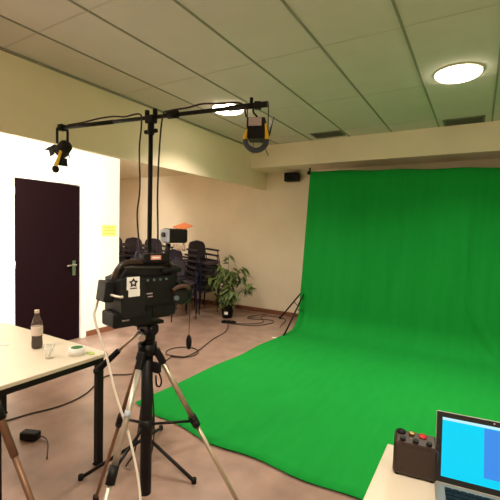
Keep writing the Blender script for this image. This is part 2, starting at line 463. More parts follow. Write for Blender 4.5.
for (x, y, a, nn, nm) in STACKS:
    for k in range(nn):
        o = chair0 if not used[0] else copy_tree(chair0); used[0] = True
        ra = math.radians(a)
        sh = 0.011 * k
        o.location = (x + sh * math.cos(ra), y + sh * math.sin(ra), 0.10 * k); o.rotation_euler = (0, 0, ra)
        tag(o, 'dusky purple stacking armchair, %s of %s' % (ORD[nn - 1 - k] if k else 'lowest', nm), 'chair', 'stacked chairs along the back wall')

# ------------------------------------------------------------------ potted plant
pl = thing('potted_plant', 'bushy green plant with drooping leaves in a black pot by back wall', 'plant', (-3.74, 5.47, 0))
MB().lathe([(0.085, 0.0), (0.115, 0.2), (0.118, 0.21), (0.105, 0.21), (0.10, 0.18), (0.0, 0.18)], n=24).build('pot', M_black, pl)
MB().box((0.045, -0.101, 0.10), (0.06, 0.012, 0.05), rot=(-0.15, 0, 0.42)).build('pot_tag', M_paper, pl)
st = MB(); lf = MB()
def leaf(p, d, L, W):
    p = Vector(p); d = Vector(d).normalized()
    side = d.cross(Vector((0, 0, 1)))
    if side.length < 0.05: side = Vector((1, 0, 0))
    side.normalize(); nrm = side.cross(d)
    droop = random.uniform(0.4, 0.95)
    tw = random.uniform(-0.8, 0.8)
    side = (side * math.cos(tw) + nrm * math.sin(tw)).normalized()
    def fn(u, v):
        wdt = W * math.sin(PI * min(1, (u * 0.96 + 0.02)) ** 0.8) * (v - 0.5) * 2
        return p + d * (L * u) + Vector((0, 0, -droop * L * u * u)) + side * wdt + nrm * (-abs(v - 0.5) * 0.25 * W)
    lf.grid(fn, 6, 2)
branches = []
for k in range(13):
    az = random.uniform(0, 2 * PI); sprd = random.uniform(0.05, 0.22); h = random.uniform(0.45, 0.98)
    branches.append(((sprd * math.cos(az), sprd * math.sin(az) * 0.7), h))
branches += [((0.38, 0.02), 0.80), ((0.55, -0.05), 0.66), ((0.36, -0.08), 0.95), ((-0.3, -0.2), 0.75), ((0.45, 0.05), 0.60), ((-0.28, -0.12), 0.62), ((-0.03, 0.05), 1.12), ((-0.14, -0.05), 0.95), ((0.22, -0.1), 0.5), ((-0.2, -0.15), 0.42)]
for (ex, ey), h in branches:
    b0 = Vector((random.uniform(-0.03, 0.03), random.uniform(-0.03, 0.03), 0.17))
    mid = Vector((ex * 0.35, ey * 0.35, h * 0.75)); end = Vector((ex, ey, h))
    st.tube([b0, b0.lerp(mid, 0.6) + Vector((0, 0, 0.03)), mid, end], lambda t: 0.007 - 0.004 * t, n=6, res=4)
    for j in range(11):
        t = random.uniform(0.35, 1.0)
        q = mid.lerp(end, (t - 0.35) / 0.65) if t > 0.5 else b0.lerp(mid, t * 1.6)
        az = random.uniform(0, 2 * PI)
        dd = Vector((math.cos(az), math.sin(az), random.uniform(-0.5, 0.45))) + Vector((ex, ey, 0)) * 1.2
        leaf(q, dd, random.uniform(0.12, 0.20), random.uniform(0.022, 0.038))
st.build('stems', M_stem, pl); lf.build('foliage', M_leaf, pl)

# ------------------------------------------------------------------ white-topped table
TX0, TX1, TY0, TY1 = -3.30, -2.005, 0.90, 1.592
tb = thing('table', 'cream laminate table with black frame in front of the dark door', 'table', ((TX0 + TX1) / 2, (TY0 + TY1) / 2, 0))
hx, hy = (TX1 - TX0) / 2, (TY1 - TY0) / 2
MB().box((0, 0, 0.728), (2 * hx, 2 * hy, 0.024), bev=0.005).build('tabletop', M_table, tb)
f = MB()
for sy in (-1, 1): f.box((0, sy * (hy - 0.04), 0.694), (2 * hx - 0.10, 0.03, 0.044))
for sx in (-1, 1): f.box((sx * (hx - 0.045), 0, 0.694), (0.03, 2 * hy - 0.08, 0.044))
f.build('frame', M_blackm, tb)
for sx in (-1, 1):
    for sy in (-1, 1):
        l_ = MB(); l_.box((sx * (hx - 0.045), sy * (hy - 0.04), 0.359), (0.042, 0.042, 0.714), bev=0.003); lo = l_.build('leg', M_blackm, tb)
        MB().box((sx * (hx - 0.045), sy * (hy - 0.04), 0.006), (0.05, 0.05, 0.012)).build('foot_cap', M_rubber, lo)

bo = thing('bottle', 'plastic cola bottle, one third full, standing on cream table', 'bottle', (-2.447, 1.377, 0.74))
prof = [(0.0, 0.0), (0.026, 0.0), (0.033, 0.008), (0.034, 0.03), (0.031, 0.075), (0.034, 0.095), (0.034, 0.145), (0.031, 0.165), (0.022, 0.195), (0.0135, 0.215), (0.0125, 0.225), (0.0125, 0.235)]
MB().lathe(prof, n=24).build('bottle_body', M_glass, bo)
MB().lathe([(0.0, 0.003), (0.025, 0.003), (0.0315, 0.009), (0.0325, 0.03), (0.0295, 0.072), (0.0315, 0.086), (0.0, 0.086)], n=24).build('cola', M_cola, bo)
MB().lathe([(0.0345, 0.088), (0.0348, 0.092), (0.0348, 0.142), (0.0345, 0.146)], n=24).build('bottle_label', M_blabel, bo)
MB().lathe([(0.0, 0.254), (0.013, 0.254), (0.0145, 0.250), (0.0145, 0.233), (0.0, 0.233)], n=20).build('cap', M_cap, bo)

cu = thing('cup', 'clear plastic cup with a white stirrer on cream table', 'cup', (-2.20, 1.315, 0.74))
MB().lathe([(0.0, 0.0), (0.024, 0.0), (0.034, 0.085), (0.0325, 0.085), (0.0225, 0.003), (0.0, 0.003)], n=24).build('cup_wall', M_clear, cu)
MB().tube([(-0.012, 0.0, 0.006), (0.03, 0.012, 0.10)], 0.004, n=8, smooth=False).build('stirrer', M_paper, cu)

tp = thing('tape_roll', 'white roll of tape with green centre near table corner', 'tape', (-2.13, 1.45, 0.74))
MB().lathe([(0.036, 0.0), (0.048, 0.0), (0.048, 0.045), (0.036, 0.045), (0.036, 0.0)], n=32).build('tape', M_paper, tp)
MB().lathe([(0.0, 0.004), (0.036, 0.004), (0.036, 0.046), (0.033, 0.046), (0.031, 0.03), (0.0, 0.03)], n=32).build('core', M_greentape, tp)
MB().poly([(-0.03, -0.012, 0), (0.022, -0.02, 0), (0.034, 0.004, 0), (0.012, 0.02, 0), (-0.024, 0.014, 0)], (0, 0, 0.004))
sc = MB(); sc.poly([(-0.03, -0.012, 0), (0.022, -0.02, 0), (0.034, 0.004, 0), (0.012, 0.02, 0), (-0.024, 0.014, 0)], (0, 0, 0.004))
tag(sc.build('paper_scrap', M_lime, None, (-2.075, 1.51, 0.7405)), 'lime green paper scrap beside the roll of tape', 'paper')
sc = MB(); sc.box((0, 0, 0.003), (0.14, 0.02, 0.006), rot=(0, 0, 0.5), bev=0.002)
tag(sc.build('marker_pen', M_paper, None, (-2.71, 1.27, 0.7402)), 'thin white pen lying behind the bottle on cream table', 'pen')

# ------------------------------------------------------------------ T shaped light stand
LX, LY, LZ = -1.813, 1.745, 2.25
ls = thing('light_stand', 'tall black T-shaped light stand holding two lamps', 'light stand', (LX, LY, 0))
p = MB(); p.cyl((0, 0, 0.06), (0, 0, 1.2), 0.019); p.cyl((0, 0, 1.15), (0, 0, 2.25), 0.0145); p.build('pole', M_blackm, ls)
MB().cyl((0, 0, 1.13), (0, 0, 1.21), 0.025).build('collar', M_black, ls)
Lend = Vector((-2.622 - LX, 1.644 - LY, 2.25)); Rend = Vector((-1.033 - LX, 1.859 - LY, 2.25))
cb = MB(); cb.cyl(Lend, Rend, 0.0125); 
dirb = (Rend - Lend).normalized()
cb.cyl(Rend - dirb * 0.24, Rend, 0.0165); cb.cyl(Lend + dirb * 0.02, Lend + dirb * 0.5, 0.014)
cb.build('crossbar', M_blackm, ls)
hj = MB(); hj.box((0, 0, 2.235), (0.07, 0.045, 0.05), bev=0.006); hj.cyl((0, 0, 2.14), (0, 0, 2.22), 0.021); hj.cyl((-0.035, 0, 2.25), (-0.035, 0, 2.295), 0.015); hj.cyl((0.035, 0, 2.25), (0.035, 0, 2.295), 0.015)
hj.build('t_joint', M_black, ls)
for sx in (-1, 1): MB().cyl((sx * 0.02, 0, 2.16), (sx * 0.05, 0, 2.16), 0.013).build('knob', M_black, ls)
cc = MB(); cc.cyl(dirb * 0.13 + Vector((0, 0, 2.25)), dirb * 0.2 + Vector((0, 0, 2.25)), 0.024); cc.build('bar_clamp', M_black, ls)
MB().cyl(Rend - dirb * 0.10 + Vector((0, 0, 0.01)), Rend - dirb * 0.10 + Vector((0, 0, 0.045)), 0.010).build('bar_screw', M_black, ls)
for k in range(3):
    az = math.radians(121 + 120 * k)
    ft = (0.40 * math.cos(az), 0.40 * math.sin(az), 0.012)
    l_ = MB(); l_.cyl((0.02 * math.cos(az), 0.02 * math.sin(az), 0.16), ft, 0.011, n=10); lo = l_.build('leg', M_blackm, ls)
    MB().cyl((ft[0], ft[1], 0), (ft[0], ft[1], 0.03), 0.016, n=10).build('rubber_foot', M_rubber, lo)
MB().cyl((0, 0, 0.05), (0, 0, 0.2), 0.028).build('base_hub', M_black, ls)
def onbar(t, dz=0.0): return Vector((LX, LY, 0)) + Lend.lerp(Rend, t) + Vector((0, 0, dz))

# cables along the bar
cbl = MB()
pts = []
for t, dz, dy in ((0.05, 0.015, 0), (0.15, 0.017, -.01), (0.24, 0.03, -.01), (0.31, 0.035, 0), (0.38, 0.02, -.012), (0.46, 0.022, -.02), (0.475, -0.05, -.03), (0.46, -0.2, -.02), (0.465, -0.45, -.02), (0.45, -0.62, -.015), (0.462, -0.85, -.01), (0.478, -1.05, 0.0), (0.49, -1.5, 0.01), (0.488, -2.1, -0.06)):
    q = onbar(t, dz); q.y += dy; pts.append(q)
pts.append(Vector((LX - 0.06, LY - 0.12, 0.008)))
cbl.tube(pts, 0.0055, n=6); tag(cbl.build('power_cable', M_cable), 'thin dark cable from left lamp hanging left of the stand pole', 'cable')
cbl = MB(); pts = []
for t, dz, dy in ((0.92, -0.06, 0), (0.90, 0.018, -0.005), (0.82, 0.03, -.01), (0.74, 0.045, 0), (0.68, 0.03, -.01), (0.60, 0.02, -.02), (0.575, -0.005, -.025), (0.558, -0.2, -.02), (0.552, -0.5, -.02), (0.556, -0.8, -.02), (0.535, -1.0, -.02), (0.512, -1.3, -.01), (0.513, -2.1, 0.05)):
    q = onbar(t, dz); q.y += dy; pts.append(q)
pts.append(Vector((LX + 0.06, LY - 0.1, 0.008)))
cbl.tube(pts, 0.0055, n=6); tag(cbl.build('power_cable', M_cable), 'thin dark cable from right lamp hanging right of the stand pole', 'cable')

# right lamp: black box head with a label, yellow and slate strap
rl = thing('studio_lamp', 'boxy black lamp with yellow and slate strap on crossbar right end', 'studio lamp', onbar(0.962), math.radians(24)); rl.scale = (0.84, 0.84, 0.88)
MB().box((0, 0, -0.185), (0.115, 0.13, 0.075), bev=0.006).build('housing', M_black, rl)
hb = MB(); hb.box((0, 0, -0.12), (0.115, 0.12, 0.06), bev=0.006); hb.build('ballast', M_blackm, rl)
lp = MB(); lp.box((-0.008, -0.064, -0.12), (0.085, 0.004, 0.05)); lp.build('rating_label', M_label, rl)
yk = MB()
yk.cyl((-0.068, 0, 0.0), (-0.068, 0, -0.19), 0.0035, n=8); yk.cyl((0.072, 0, 0.0), (0.072, 0, -0.20), 0.0035, n=8)
yk.cyl((-0.075, 0, -0.17), (-0.05, 0, -0.17), 0.012, n=10); yk.cyl((0.05, 0, -0.17), (0.078, 0, -0.17), 0.012, n=10)
yk.build('yoke', M_blackm, rl)
hk = MB(); hk.box((0, 0, -0.002), (0.045, 0.045, 0.045), bev=0.005); hk.tube([(-0.03, 0, -0.02), (-0.025, -0.01, -0.05), (-0.005, 0, -0.07), (0, 0, -0.095)], 0.007, n=8); hk.build('hook_clamp', M_black, rl)
def strap_pt(a, z0=-0.225, R=0.068): return Vector((R * 1.05 * math.cos(a), -0.045, z0 + R * math.sin(a)))
MB().tube([strap_pt(PI + PI * k / 12) for k in range(13)], 0.017, n=10, res=2).build('strap', M_slate, rl)
for sx in (-1, 1):
    yb_ = MB(); yb_.tube([(sx * 0.0715, -0.045, -0.228), (sx * 0.07, -0.05, -0.20), (sx * 0.058, -0.05, -0.165 if sx < 0 else -0.13)], lambda t: 0.0165 - 0.007 * t, n=8); yb_.build('yellow_strap_end', M_yellow, rl)
fl = MB(); fl.box((0.088, 0.0, -0.145), (0.006, 0.11, 0.115), rot=(0, 0.22, 0.25)); fl.build('barn_door', M_blackm, rl)
fl = MB(); fl.tube([(0.03, -0.02, -0.22), (0.085, -0.04, -0.325)], 0.0025, n=6, smooth=False); fl.tube([(-0.02, -0.02, -0.22), (-0.02, -0.03, -0.315)], 0.002, n=6, smooth=False); fl.build('loose_wire', M_cable, rl)

# left lamp: lit, pointed at the white wall
ll = thing('studio_lamp', 'black lamp with open barn doors lighting the white wall from crossbar left end', 'studio lamp', onbar(0.012), 0)
hk = MB(); hk.box((0, 0, 0.0), (0.045, 0.045, 0.045), bev=0.005); hk.build('hook_clamp', M_black, ll)
yk = MB()
yk.tube([(-0.012, -0.02, -0.005), (-0.012, -0.028, -0.02), (-0.012, -0.028, -0.115)], 0.009, n=8, res=3)
yk.tube([(0.012, 0.025, -0.005), (0.012, 0.036, -0.02), (0.012, 0.036, -0.115)], 0.009, n=8, res=3)
yk.tube([(-0.012, -0.025, -0.01), (0.012, 0.03, -0.01)], 0.009, n=8, smooth=False)
yk.build('yoke', M_blackm, ll)
ax = Vector((-0.90, 0.12, -0.40)).normalized()          # the way the lamp points
c0 = Vector((0, 0.01, -0.15))
hs = MB(); hs.lathe([(0.0, -0.075), (0.028, -0.07), (0.045, -0.05), (0.048, 0.0), (0.052, 0.035), (0.047, 0.035), (0.043, 0.0), (0.0, -0.01)], c=c0, n=20, axis=ax); hs.build('housing', M_blackm, ll)
bl = MB(); bl.sphere(c0 + ax * 0.018, 0.018); bl.build('bulb', M_bulb, ll)
side = ax.cross(Vector((0, 0, 1))).normalized(); upv = side.cross(ax).normalized()
def flap(off, outdir, tilt, wd, L, nm='barn_door'):
    f = MB(); o_ = c0 + ax * 0.036 + off
    d_ = (ax * math.cos(tilt) + outdir * math.sin(tilt)).normalized(); s_ = d_.cross(outdir).normalized() if abs(d_.dot(outdir)) < 0.99 else side
    P_ = [o_ - s_ * wd * 0.7, o_ + s_ * wd * 0.7, o_ + s_ * wd + d_ * L, o_ - s_ * wd + d_ * L]
    f.poly(P_, d_.cross(s_).normalized() * 0.002); return f.build(nm, M_blackm, ll)
S_ = c0 + ax * 0.06
ft = MB(); ft.poly([c0 + ax * 0.036 + upv * 0.05 - side * 0.04, c0 + ax * 0.036 + upv * 0.05 + side * 0.04, S_ + Vector((-0.06, 0.08 * (1 if side.y > 0 else -1), 0.0168)), S_ + Vector((-0.06, -0.08 * (1 if side.y > 0 else -1), 0.0168))], Vector((0.0003, 0, 0.0018))); ft.build('barn_door', M_blackm, ll)
flap(-upv * 0.05, -upv, 0.8, 0.05, 0.06)
flap(side * 0.05, side, 0.75, 0.04, 0.035)
flap(-side * 0.05, -side, 0.75, 0.04, 0.035)
gp = MB(); gp.tube([c0 - ax * 0.03 + Vector((0.0, -0.03, -0.03)), c0 + Vector((-0.01, -0.035, -0.09)), c0 + Vector((-0.03, -0.035, -0.13))], 0.010, n=8, res=3); gp.build('yellow_lever', M_yellow, ll)
gp = MB(); gp.sphere(c0 + Vector((-0.036, -0.035, -0.145)), 0.024, sc=(1, 1, 1.15)); gp.build('grip', M_rubber, ll)
spd = bpy.data.lights.new('lamp_beam', 'SPOT'); spd.energy = SPOT_W; spd.color = (1.0, 0.90, 0.74); spd.spot_size = math.radians(97); spd.spot_blend = 0.25; spd.shadow_soft_size = 0.0015
so = bpy.data.objects.new('lamp_beam', spd); COL.objects.link(so); so.parent = ll
so.location = c0 + ax * 0.06
aim = Vector((-0.95, 0.23, -0.30)).normalized()
so.rotation_euler = (-aim).to_track_quat('Z', 'Y').to_euler()

# ------------------------------------------------------------------ tripod
TXY = Vector((-1.245, 1.195))
tr = thing('tripod', 'champagne coloured three-legged tripod under the video camera', 'tripod', (TXY.x, TXY.y, 0))
col_ = MB(); col_.cyl((0, 0, 0.34), (0, 0, 1.03), 0.0255, n=20); col_.build('center_column', M_black, tr)
hdm = MB(); hdm.cyl((0, 0, 0.985), (0, 0, 1.035), 0.042, n=24); hdm.cyl((0, 0, 1.035), (0, 0, 1.05), 0.030, n=24); hdm.build('spider', M_black, tr)
hdm = MB(); hdm.cyl((0, 0, 1.05), (0, 0, 1.10), 0.034, n=24); hdm.box((0, 0, 1.105), (0.055, 0.10, 0.035), rot=(0, 0, math.radians(76)), bev=0.005); hdm.cyl((-0.06, 0.02, 1.10), (0.06, -0.02, 1.10), 0.018); hdm.build('fluid_head', M_black, tr)
hdm = MB(); hdm.box((0, 0, 1.128), (0.13, 0.06, 0.016), rot=(0, 0, math.radians(76)), bev=0.003); hdm.build('camera_plate', M_blackm, tr)
MB().cyl((0.02, -0.045, 1.085), (0.045, -0.075, 1.08), 0.014).build('head_knob', M_chrome, tr)
ph = MB(); ph.cyl((-0.02, -0.03, 1.088), (-0.10, -0.075, 1.0), 0.0065, n=10); pho = ph.build('pan_handle', M_alu, tr)
ph = MB(); ph.cyl((-0.10, -0.075, 1.0), (-0.175, -0.117, 0.915), 0.0125, 0.0145, n=12); ph.sphere((-0.183, -0.122, 0.905), 0.018); ph.build('handle_grip', M_rubber, pho)
az0 = math.atan2(0.518, 0.855)
LEGM = [M_alu, M_brownalu, M_silveralu]
for k, az in enumerate((az0 + math.radians(15), az0 + math.radians(135), az0 - math.radians(105))):
    u = Vector((math.cos(az), math.sin(az), 0))
    top = u * 0.034 + Vector((0, 0, 1.01)); foot = u * 0.54 + Vector((0, 0, 0.02))
    A = top.lerp(foot, 0.07); Bm = top.lerp(foot, 0.40 if k else 0.335); 
    pj = MB(); pj.box(top.lerp(foot, 0.04), (0.030, 0.030, 0.075), rot=(0, -math.atan2(0.51, 0.98), az), bev=0.005); pj.build('leg_hinge', M_black, tr)
    l_ = MB(); l_.cyl(A, Bm, 0.0125, n=14); lo = l_.build('leg', LEGM[k], tr)
    if k == 1: lo['label'] = 'bronze tripod leg'
    c_ = MB(); c_.cyl(Bm, top.lerp(foot, (0.46 if k else 0.385)), 0.019, n=14); dd = (foot - top).normalized()
    c_.sphere(Bm.lerp(foot, 0.04) + Vector((0.022, -0.016, 0)) * (1 if k == 0 else -1), 0.014); c_.build('leg_lock', M_black, lo)
    l2 = MB(); l2.cyl(top.lerp(foot, 0.38), foot, 0.0095, n=12); l2.build('lower_leg', LEGM[k], lo)
    MB().cyl(foot + Vector((0, 0, -0.02)), foot + Vector((0, 0, 0.02)), 0.018, 0.014, n=12).build('rubber_foot', M_rubber, lo)
    bz = MB(); bz.cyl(Vector((0, 0, 0.66)) + u * 0.02, top.lerp(foot, (0.42 if k else 0.36)), 0.0065, n=8); bz.build('brace', M_black, tr)
cr = MB(); cr.cyl((0, 0, 0.63), (0, 0, 0.69), 0.030, n=18); cr.build('brace_collar', M_black, tr)
ck = MB(); ck.box((0.035, 0.018, 0.925), (0.05, 0.025, 0.045), bev=0.006); ck.tube([(0.05, 0.02, 0.91), (0.058, 0.03, 0.87), (0.052, 0.03, 0.84), (0.040, 0.02, 0.845), (0.040, 0.015, 0.89)], 0.004, n=6); ck.build('column_crank', M_black, tr)
lb_ = MB(); 
u3 = Vector((math.cos(az0 - math.radians(105)), math.sin(az0 - math.radians(105)), 0)); t3 = u3 * 0.034 + Vector((0, 0, 1.01)); f3 = u3 * 0.54 + Vector((0, 0, 0.02))
lb_.cyl(t3.lerp(f3, 0.22), t3.lerp(f3, 0.245), 0.0135, n=14); lb_.build('leg_sticker', M_bluegrey, tr)

# ------------------------------------------------------------------ video camera on the tripod
YAW = math.radians(76)
vc = thing('video_camera', 'black shoulder video camera with white sticker on the tripod', 'video camera', (TXY.x, TXY.y, 1.136), YAW)
b = MB()
b.box((-0.03, 0.0, 0.14), (0.26, 0.145, 0.135), bev=0.012)
b.box((-0.005, 0.0, 0.055), (0.20, 0.12, 0.075), bev=0.014)
b.box((0.045, 0.0, 0.10), (0.12, 0.135, 0.15), bev=0.012)
b.build('body', M_body, vc)
rp = MB(); rp.poly([(-0.165, 0.07, 0.20), (-0.165, 0.07, 0.06), (-0.15, 0.07, 0.045), (-0.06, 0.07, 0.05), (-0.06, 0.07, 0.205), (-0.125, 0.07, 0.215)], (0, -0.15, 0)); rp.build('side_panel', M_body2, vc)
bt = MB(); bt.box((-0.186, 0.018, 0.148), (0.040, 0.085, 0.085), rot=(0, 0.14, 0), bev=0.006); bt.build('battery', M_body2, vc)
bt = MB(); bt.box((-0.105, -0.01, 0.035), (0.17, 0.12, 0.062), bev=0.010); bt.build('shoulder_pad', M_body, vc)
tf_ = MB(); tf_.poly([(-0.155, 0.05, 0.20), (-0.125, 0.05, 0.245), (0.09, 0.05, 0.235), (0.105, 0.05, 0.19)], (0, -0.10, 0)); tf_.build('top_cover', M_body, vc)
h = MB(); h.tube([(-0.165, -0.01, 0.195), (-0.145, -0.01, 0.240), (-0.11, -0.01, 0.262), (0.0, -0.01, 0.262), (0.09, -0.01, 0.255), (0.115, -0.01, 0.225), (0.11, -0.01, 0.18)], 0.013, n=10, res=4); h.build('carry_handle', mat('brown highlight black', (0.03, 0.018, 0.013), 0.35), vc)  # brown highlight on the handle is put into its base colour
h = MB(); h.box((0.02, -0.01, 0.280), (0.12, 0.05, 0.040), bev=0.006); h.build('top_box', M_black, vc)
h = MB(); h.box((0.015, -0.0365, 0.284), (0.05, 0.002, 0.019)); hl = h.build('top_box_label', mat('salmon label', (0.75, 0.33, 0.25), 0.5), vc)
h = MB(); h.box((0.015, -0.0378, 0.284), (0.036, 0.001, 0.007)); h.build('label_print', M_paper, hl)
vf = MB(); vf.cyl((0.02, 0.09, 0.235), (0.15, 0.09, 0.235), 0.028, n=18); vf.cyl((-0.04, 0.09, 0.235), (0.02, 0.09, 0.235), 0.034, 0.026, n=18); vf.box((0.12, 0.045, 0.225), (0.05, 0.12, 0.04), bev=0.006); vf.build('viewfinder', M_body2, vc)
mc = MB(); mc.cyl((0.03, -0.06, 0.225), (0.125, -0.06, 0.228), 0.012, n=12); mc.box((0.09, -0.045, 0.215), (0.03, 0.04, 0.03), bev=0.004); mc.build('microphone', M_rubber, vc)
mc = MB(); mc.box((0.10, 0.0, 0.20), (0.05, 0.09, 0.06), bev=0.008); mc.build('front_block', M_body, vc)
ln = MB(); ln.lathe([(0.0, 0.09), (0.050, 0.09), (0.050, 0.11), (0.044, 0.115), (0.044, 0.15), (0.047, 0.153), (0.047, 0.165), (0.051, 0.17), (0.054, 0.185), (0.054, 0.20), (0.050, 0.20), (0.046, 0.192), (0.0, 0.19)], c=(0, 0, 0.11), n=28, axis=(1, 0, 0)); lno = ln.build('lens', M_body2, vc)
for x0 in (0.118, 0.14, 0.17):
    ln = MB(); ln.lathe([(0.047 + (x0 - .11) * .08, x0), (0.053 + (x0 - .11) * .08, x0), (0.053 + (x0 - .11) * .08, x0 + 0.011), (0.047 + (x0 - .11) * .08, x0 + 0.011)], c=(0, 0, 0.11), n=28, axis=(1, 0, 0)); ln.build('focus_ring', M_rubber, lno)
gp = MB(); gp.box((0.118, -0.066, 0.11), (0.085, 0.045, 0.075), bev=0.016, seg=3); gp.build('zoom_grip', M_body2, vc)
gp = MB(); gp.tube([(0.075, -0.082, 0.14), (0.095, -0.094, 0.155), (0.135, -0.094, 0.155), (0.160, -0.078, 0.14)], 0.009, n=8); gp.build('hand_strap', mat('brown strap', (0.10, 0.05, 0.035), 0.6), vc)
gp = MB(); gp.cyl((0.088, -0.083, 0.105), (0.09, -0.096, 0.105), 0.011, n=14); gp.build('zoom_rocker', M_lens2, vc)
sk = MB(); sk.box((-0.1145, -0.0812, 0.186), (0.056, 0.002, 0.052)); sk.box((-0.1100, -0.0812, 0.1455), (0.050, 0.002, 0.029)); sko = sk.build('sticker', M_paper, vc)
em = MB(); EC = Vector((-0.1145, -0.0826, 0.188))
ring = []
for k in range(5):
    a = PI / 2 + 2 * PI * k / 5
    ring.append(EC + Vector((0.021 * math.cos(a), 0, 0.021 * math.sin(a)))); ring.append(EC + Vector((0.0115 * math.cos(a + PI / 5), 0, 0.0115 * math.sin(a + PI / 5))))
inner = [EC + (q - EC) * 0.42 for q in ring]
for k in range(10):
    j = (k + 1) % 10; em.poly([ring[k], ring[j], inner[j], inner[k]], (0, -0.0008, 0))
em.box((-0.1145, -0.083, 0.1655), (0.030, 0.0008, 0.004))
em.build('emblem', M_ink, sko)
for x_, z_, L_, y_ in ((-0.035, 0.135, 0.028, -0.0732), (-0.032, 0.122, 0.022, -0.0732), (0.075, 0.140, 0.028, -0.0682), (0.075, 0.115, 0.028, -0.0682), (-0.14, 0.035, 0.03, -0.0712)):
    dt = MB(); dt.box((x_, y_, z_), (L_, 0.0012, 0.005)); dt.build('small_marking', M_label, vc)
for k in range(4):
    bn = MB(); bn.cyl((-0.045 + 0.03 * k, -0.071, 0.192), (-0.045 + 0.03 * k, -0.077, 0.192), 0.005, n=10); bn.build('button', M_lens2, vc)
# on-camera light
ol = thing('camera_light', 'small camera-top light with orange flap above the lens', 'video light', (0, 0, 0), 0)
R76 = Matrix.Rotation(YAW, 4, 'Z'); ol.location = Vector((TXY.x, TXY.y, 1.136)) + R76 @ Vector((0.083, -0.01, 0.29)); ol.rotation_euler = (0, 0, YAW)
a = MB(); a.box((0, 0, -0.03), (0.03, 0.03, 0.03), bev=0.003); a.cyl((0, 0, -0.03), (0.01, 0, 0.055), 0.012, n=12); a.build('arm', M_black, ol)
a = MB(); a.box((0.045, 0, 0.09), (0.10, 0.072, 0.066), bev=0.010); a.build('housing', M_black, ol)
a = MB(); a.box((-0.008, 0, 0.09), (0.012, 0.066, 0.058), bev=0.005); a.build('rear_panel', M_bluegrey, ol)
a = MB(); a.cyl((-0.014, -0.004, 0.094), (-0.024, -0.004, 0.094), 0.011, n=16); a.build('dimmer_knob', M_ink, ol)
a = MB(); a.box((0.088, 0, 0.134), (0.07, 0.062, 0.004), rot=(0.25, -0.30, 0)); a.build('orange_flap', M_orange, ol)
a = MB()
for k in range(4): a.lathe([(0.010, -0.004), (0.015, -0.003), (0.015, 0.003), (0.010, 0.004), (0.010, -0.004)], c=(0.045 + 0.013 * k, -0.02, 0.038 - 0.002 * k), n=12, axis=(1, 0, 0.1))
a.tube([(0.03, -0.01, 0.05), (0.04, -0.02, 0.038), (0.09, -0.02, 0.032), (0.085, -0.005, 0.06)], 0.005, n=8)
a.build('coiled_cord', mat('pale coil', (0.75, 0.60, 0.48), 0.5), ol)

def cw(x, y, z): return Vector((TXY.x, TXY.y, 1.136)) + R76 @ Vector((x, y, z))
# white cable from the back of the camera to the floor
wc = MB()
wc.tube([cw(-0.16, -0.078, 0.135), cw(-0.18, -0.095, 0.138), Vector((-1.352, 1.036, 1.262)), Vector((-1.372, 1.022, 1.204)), Vector((-1.373, 1.018, 1.153)), Vector((-1.318, 1.035, 1.002)), Vector((-1.27, 1.045, 0.847)), Vector((-1.196, 1.060, 0.663)), Vector((-1.12, 1.05, 0.42)), Vector((-1.1, 1.0, 0.1)), Vector((-1.15, 0.92, 0.006)), Vector((-1.4, 0.75, 0.006)), Vector((-1.6, 0.5, 0.006))], 0.0052, n=8)
tag(wc.build('white_cable', M_wcable), 'white cable hanging from the video camera rear past the tripod', 'cable')
# little controller dangling on its cord from the lens
rm = thing('hanging_controller', 'black oval controller dangling on a thin cord below the camera lens', 'remote control', (0, 0, 0))
tipc = cw(0.188, -0.052, 0.09)
MB().tube([tipc, tipc + Vector((0.003, -0.002, -0.08)), tipc + Vector((0.0, 0, -0.182))], 0.0018, n=6).build('cord', M_cable, rm)
MB().sphere(tipc + Vector((0, 0, -0.212)), 0.02, sc=(0.75, 0.6, 1.8)).build('controller_body', M_black, rm)

# ------------------------------------------------------------------ floor cables
def cable(pts, r, lb, m=M_cable):
    c = MB(); c.tube([Vector((x, y, r + 0.001 + z)) for x, y, z in pts], r, n=6, res=8)
    tag(c.build('floor_cable', m), lb, 'cable')
cable([(-3.30, 1.15, 0), (-3.12, 1.45, 0), (-3.06, 1.66, 0), (-2.99, 1.88, 0), (-3.02, 2.14, 0), (-3.22, 2.52, 0), (-3.06, 2.70, 0), (-3.02, 2.95, 0), (-3.04, 3.19, 0), (-3.10, 3.36, 0)], 0.0065, 'dark cable snaking over brown floor under the cream table')
loop = [(-3.10, 3.37, 0.0)]
for k in range(15):
    a = -PI / 2 + 2 * PI * k / 12
    loop.append((-3.10 + 0.2 * math.cos(a), 3.56 + 0.2 * math.sin(a), 0.001 + 0.012 * (k >= 12)))
loop += [(-2.99, 3.77, 0.0), (-3.12, 4.2, 0), (-3.22, 4.67, 0), (-3.40, 5.0, 0), (-3.48, 5.12, 0)]
cable(loop, 0.0065, 'looped dark cable on floor left of the green cloth leading to the plant')
cable([(-3.40, 5.16, 0), (-3.17, 5.3, 0), (-3.05, 5.55, 0), (-3.27, 5.86, 0), (-3.2, 6.0, 0), (-2.97, 6.02, 0), (-2.80, 5.90, 0), (-2.73, 5.62, 0), (-2.66, 5.40, 0)], 0.006, 'thin dark cable from plant pot along back wall to backdrop stand')
cable([(-3.40, 5.12, 0), (-3.05, 5.25, 0), (-2.90, 5.6, 0), (-3.02, 5.75, 0), (-3.35, 5.62, 0), (-3.45, 5.75, 0), (-3.3, 6.1, 0)], 0.006, 'loose dark cable curling on floor between plant and backdrop stand')
tw = MB(); tw.box((0, 0, 0.003), (0.07, 0.045, 0.005), rot=(0, 0, 0.5))
tag(tw.build('tape_piece', M_paper, None, (-2.47, 4.84, 0)), 'scrap of white tape on floor at the green cloth edge', 'tape')
ps = thing('power_strip', 'black power strip lying on floor in front of the plant pot', 'power strip', (-3.48, 5.14, 0), math.radians(20))
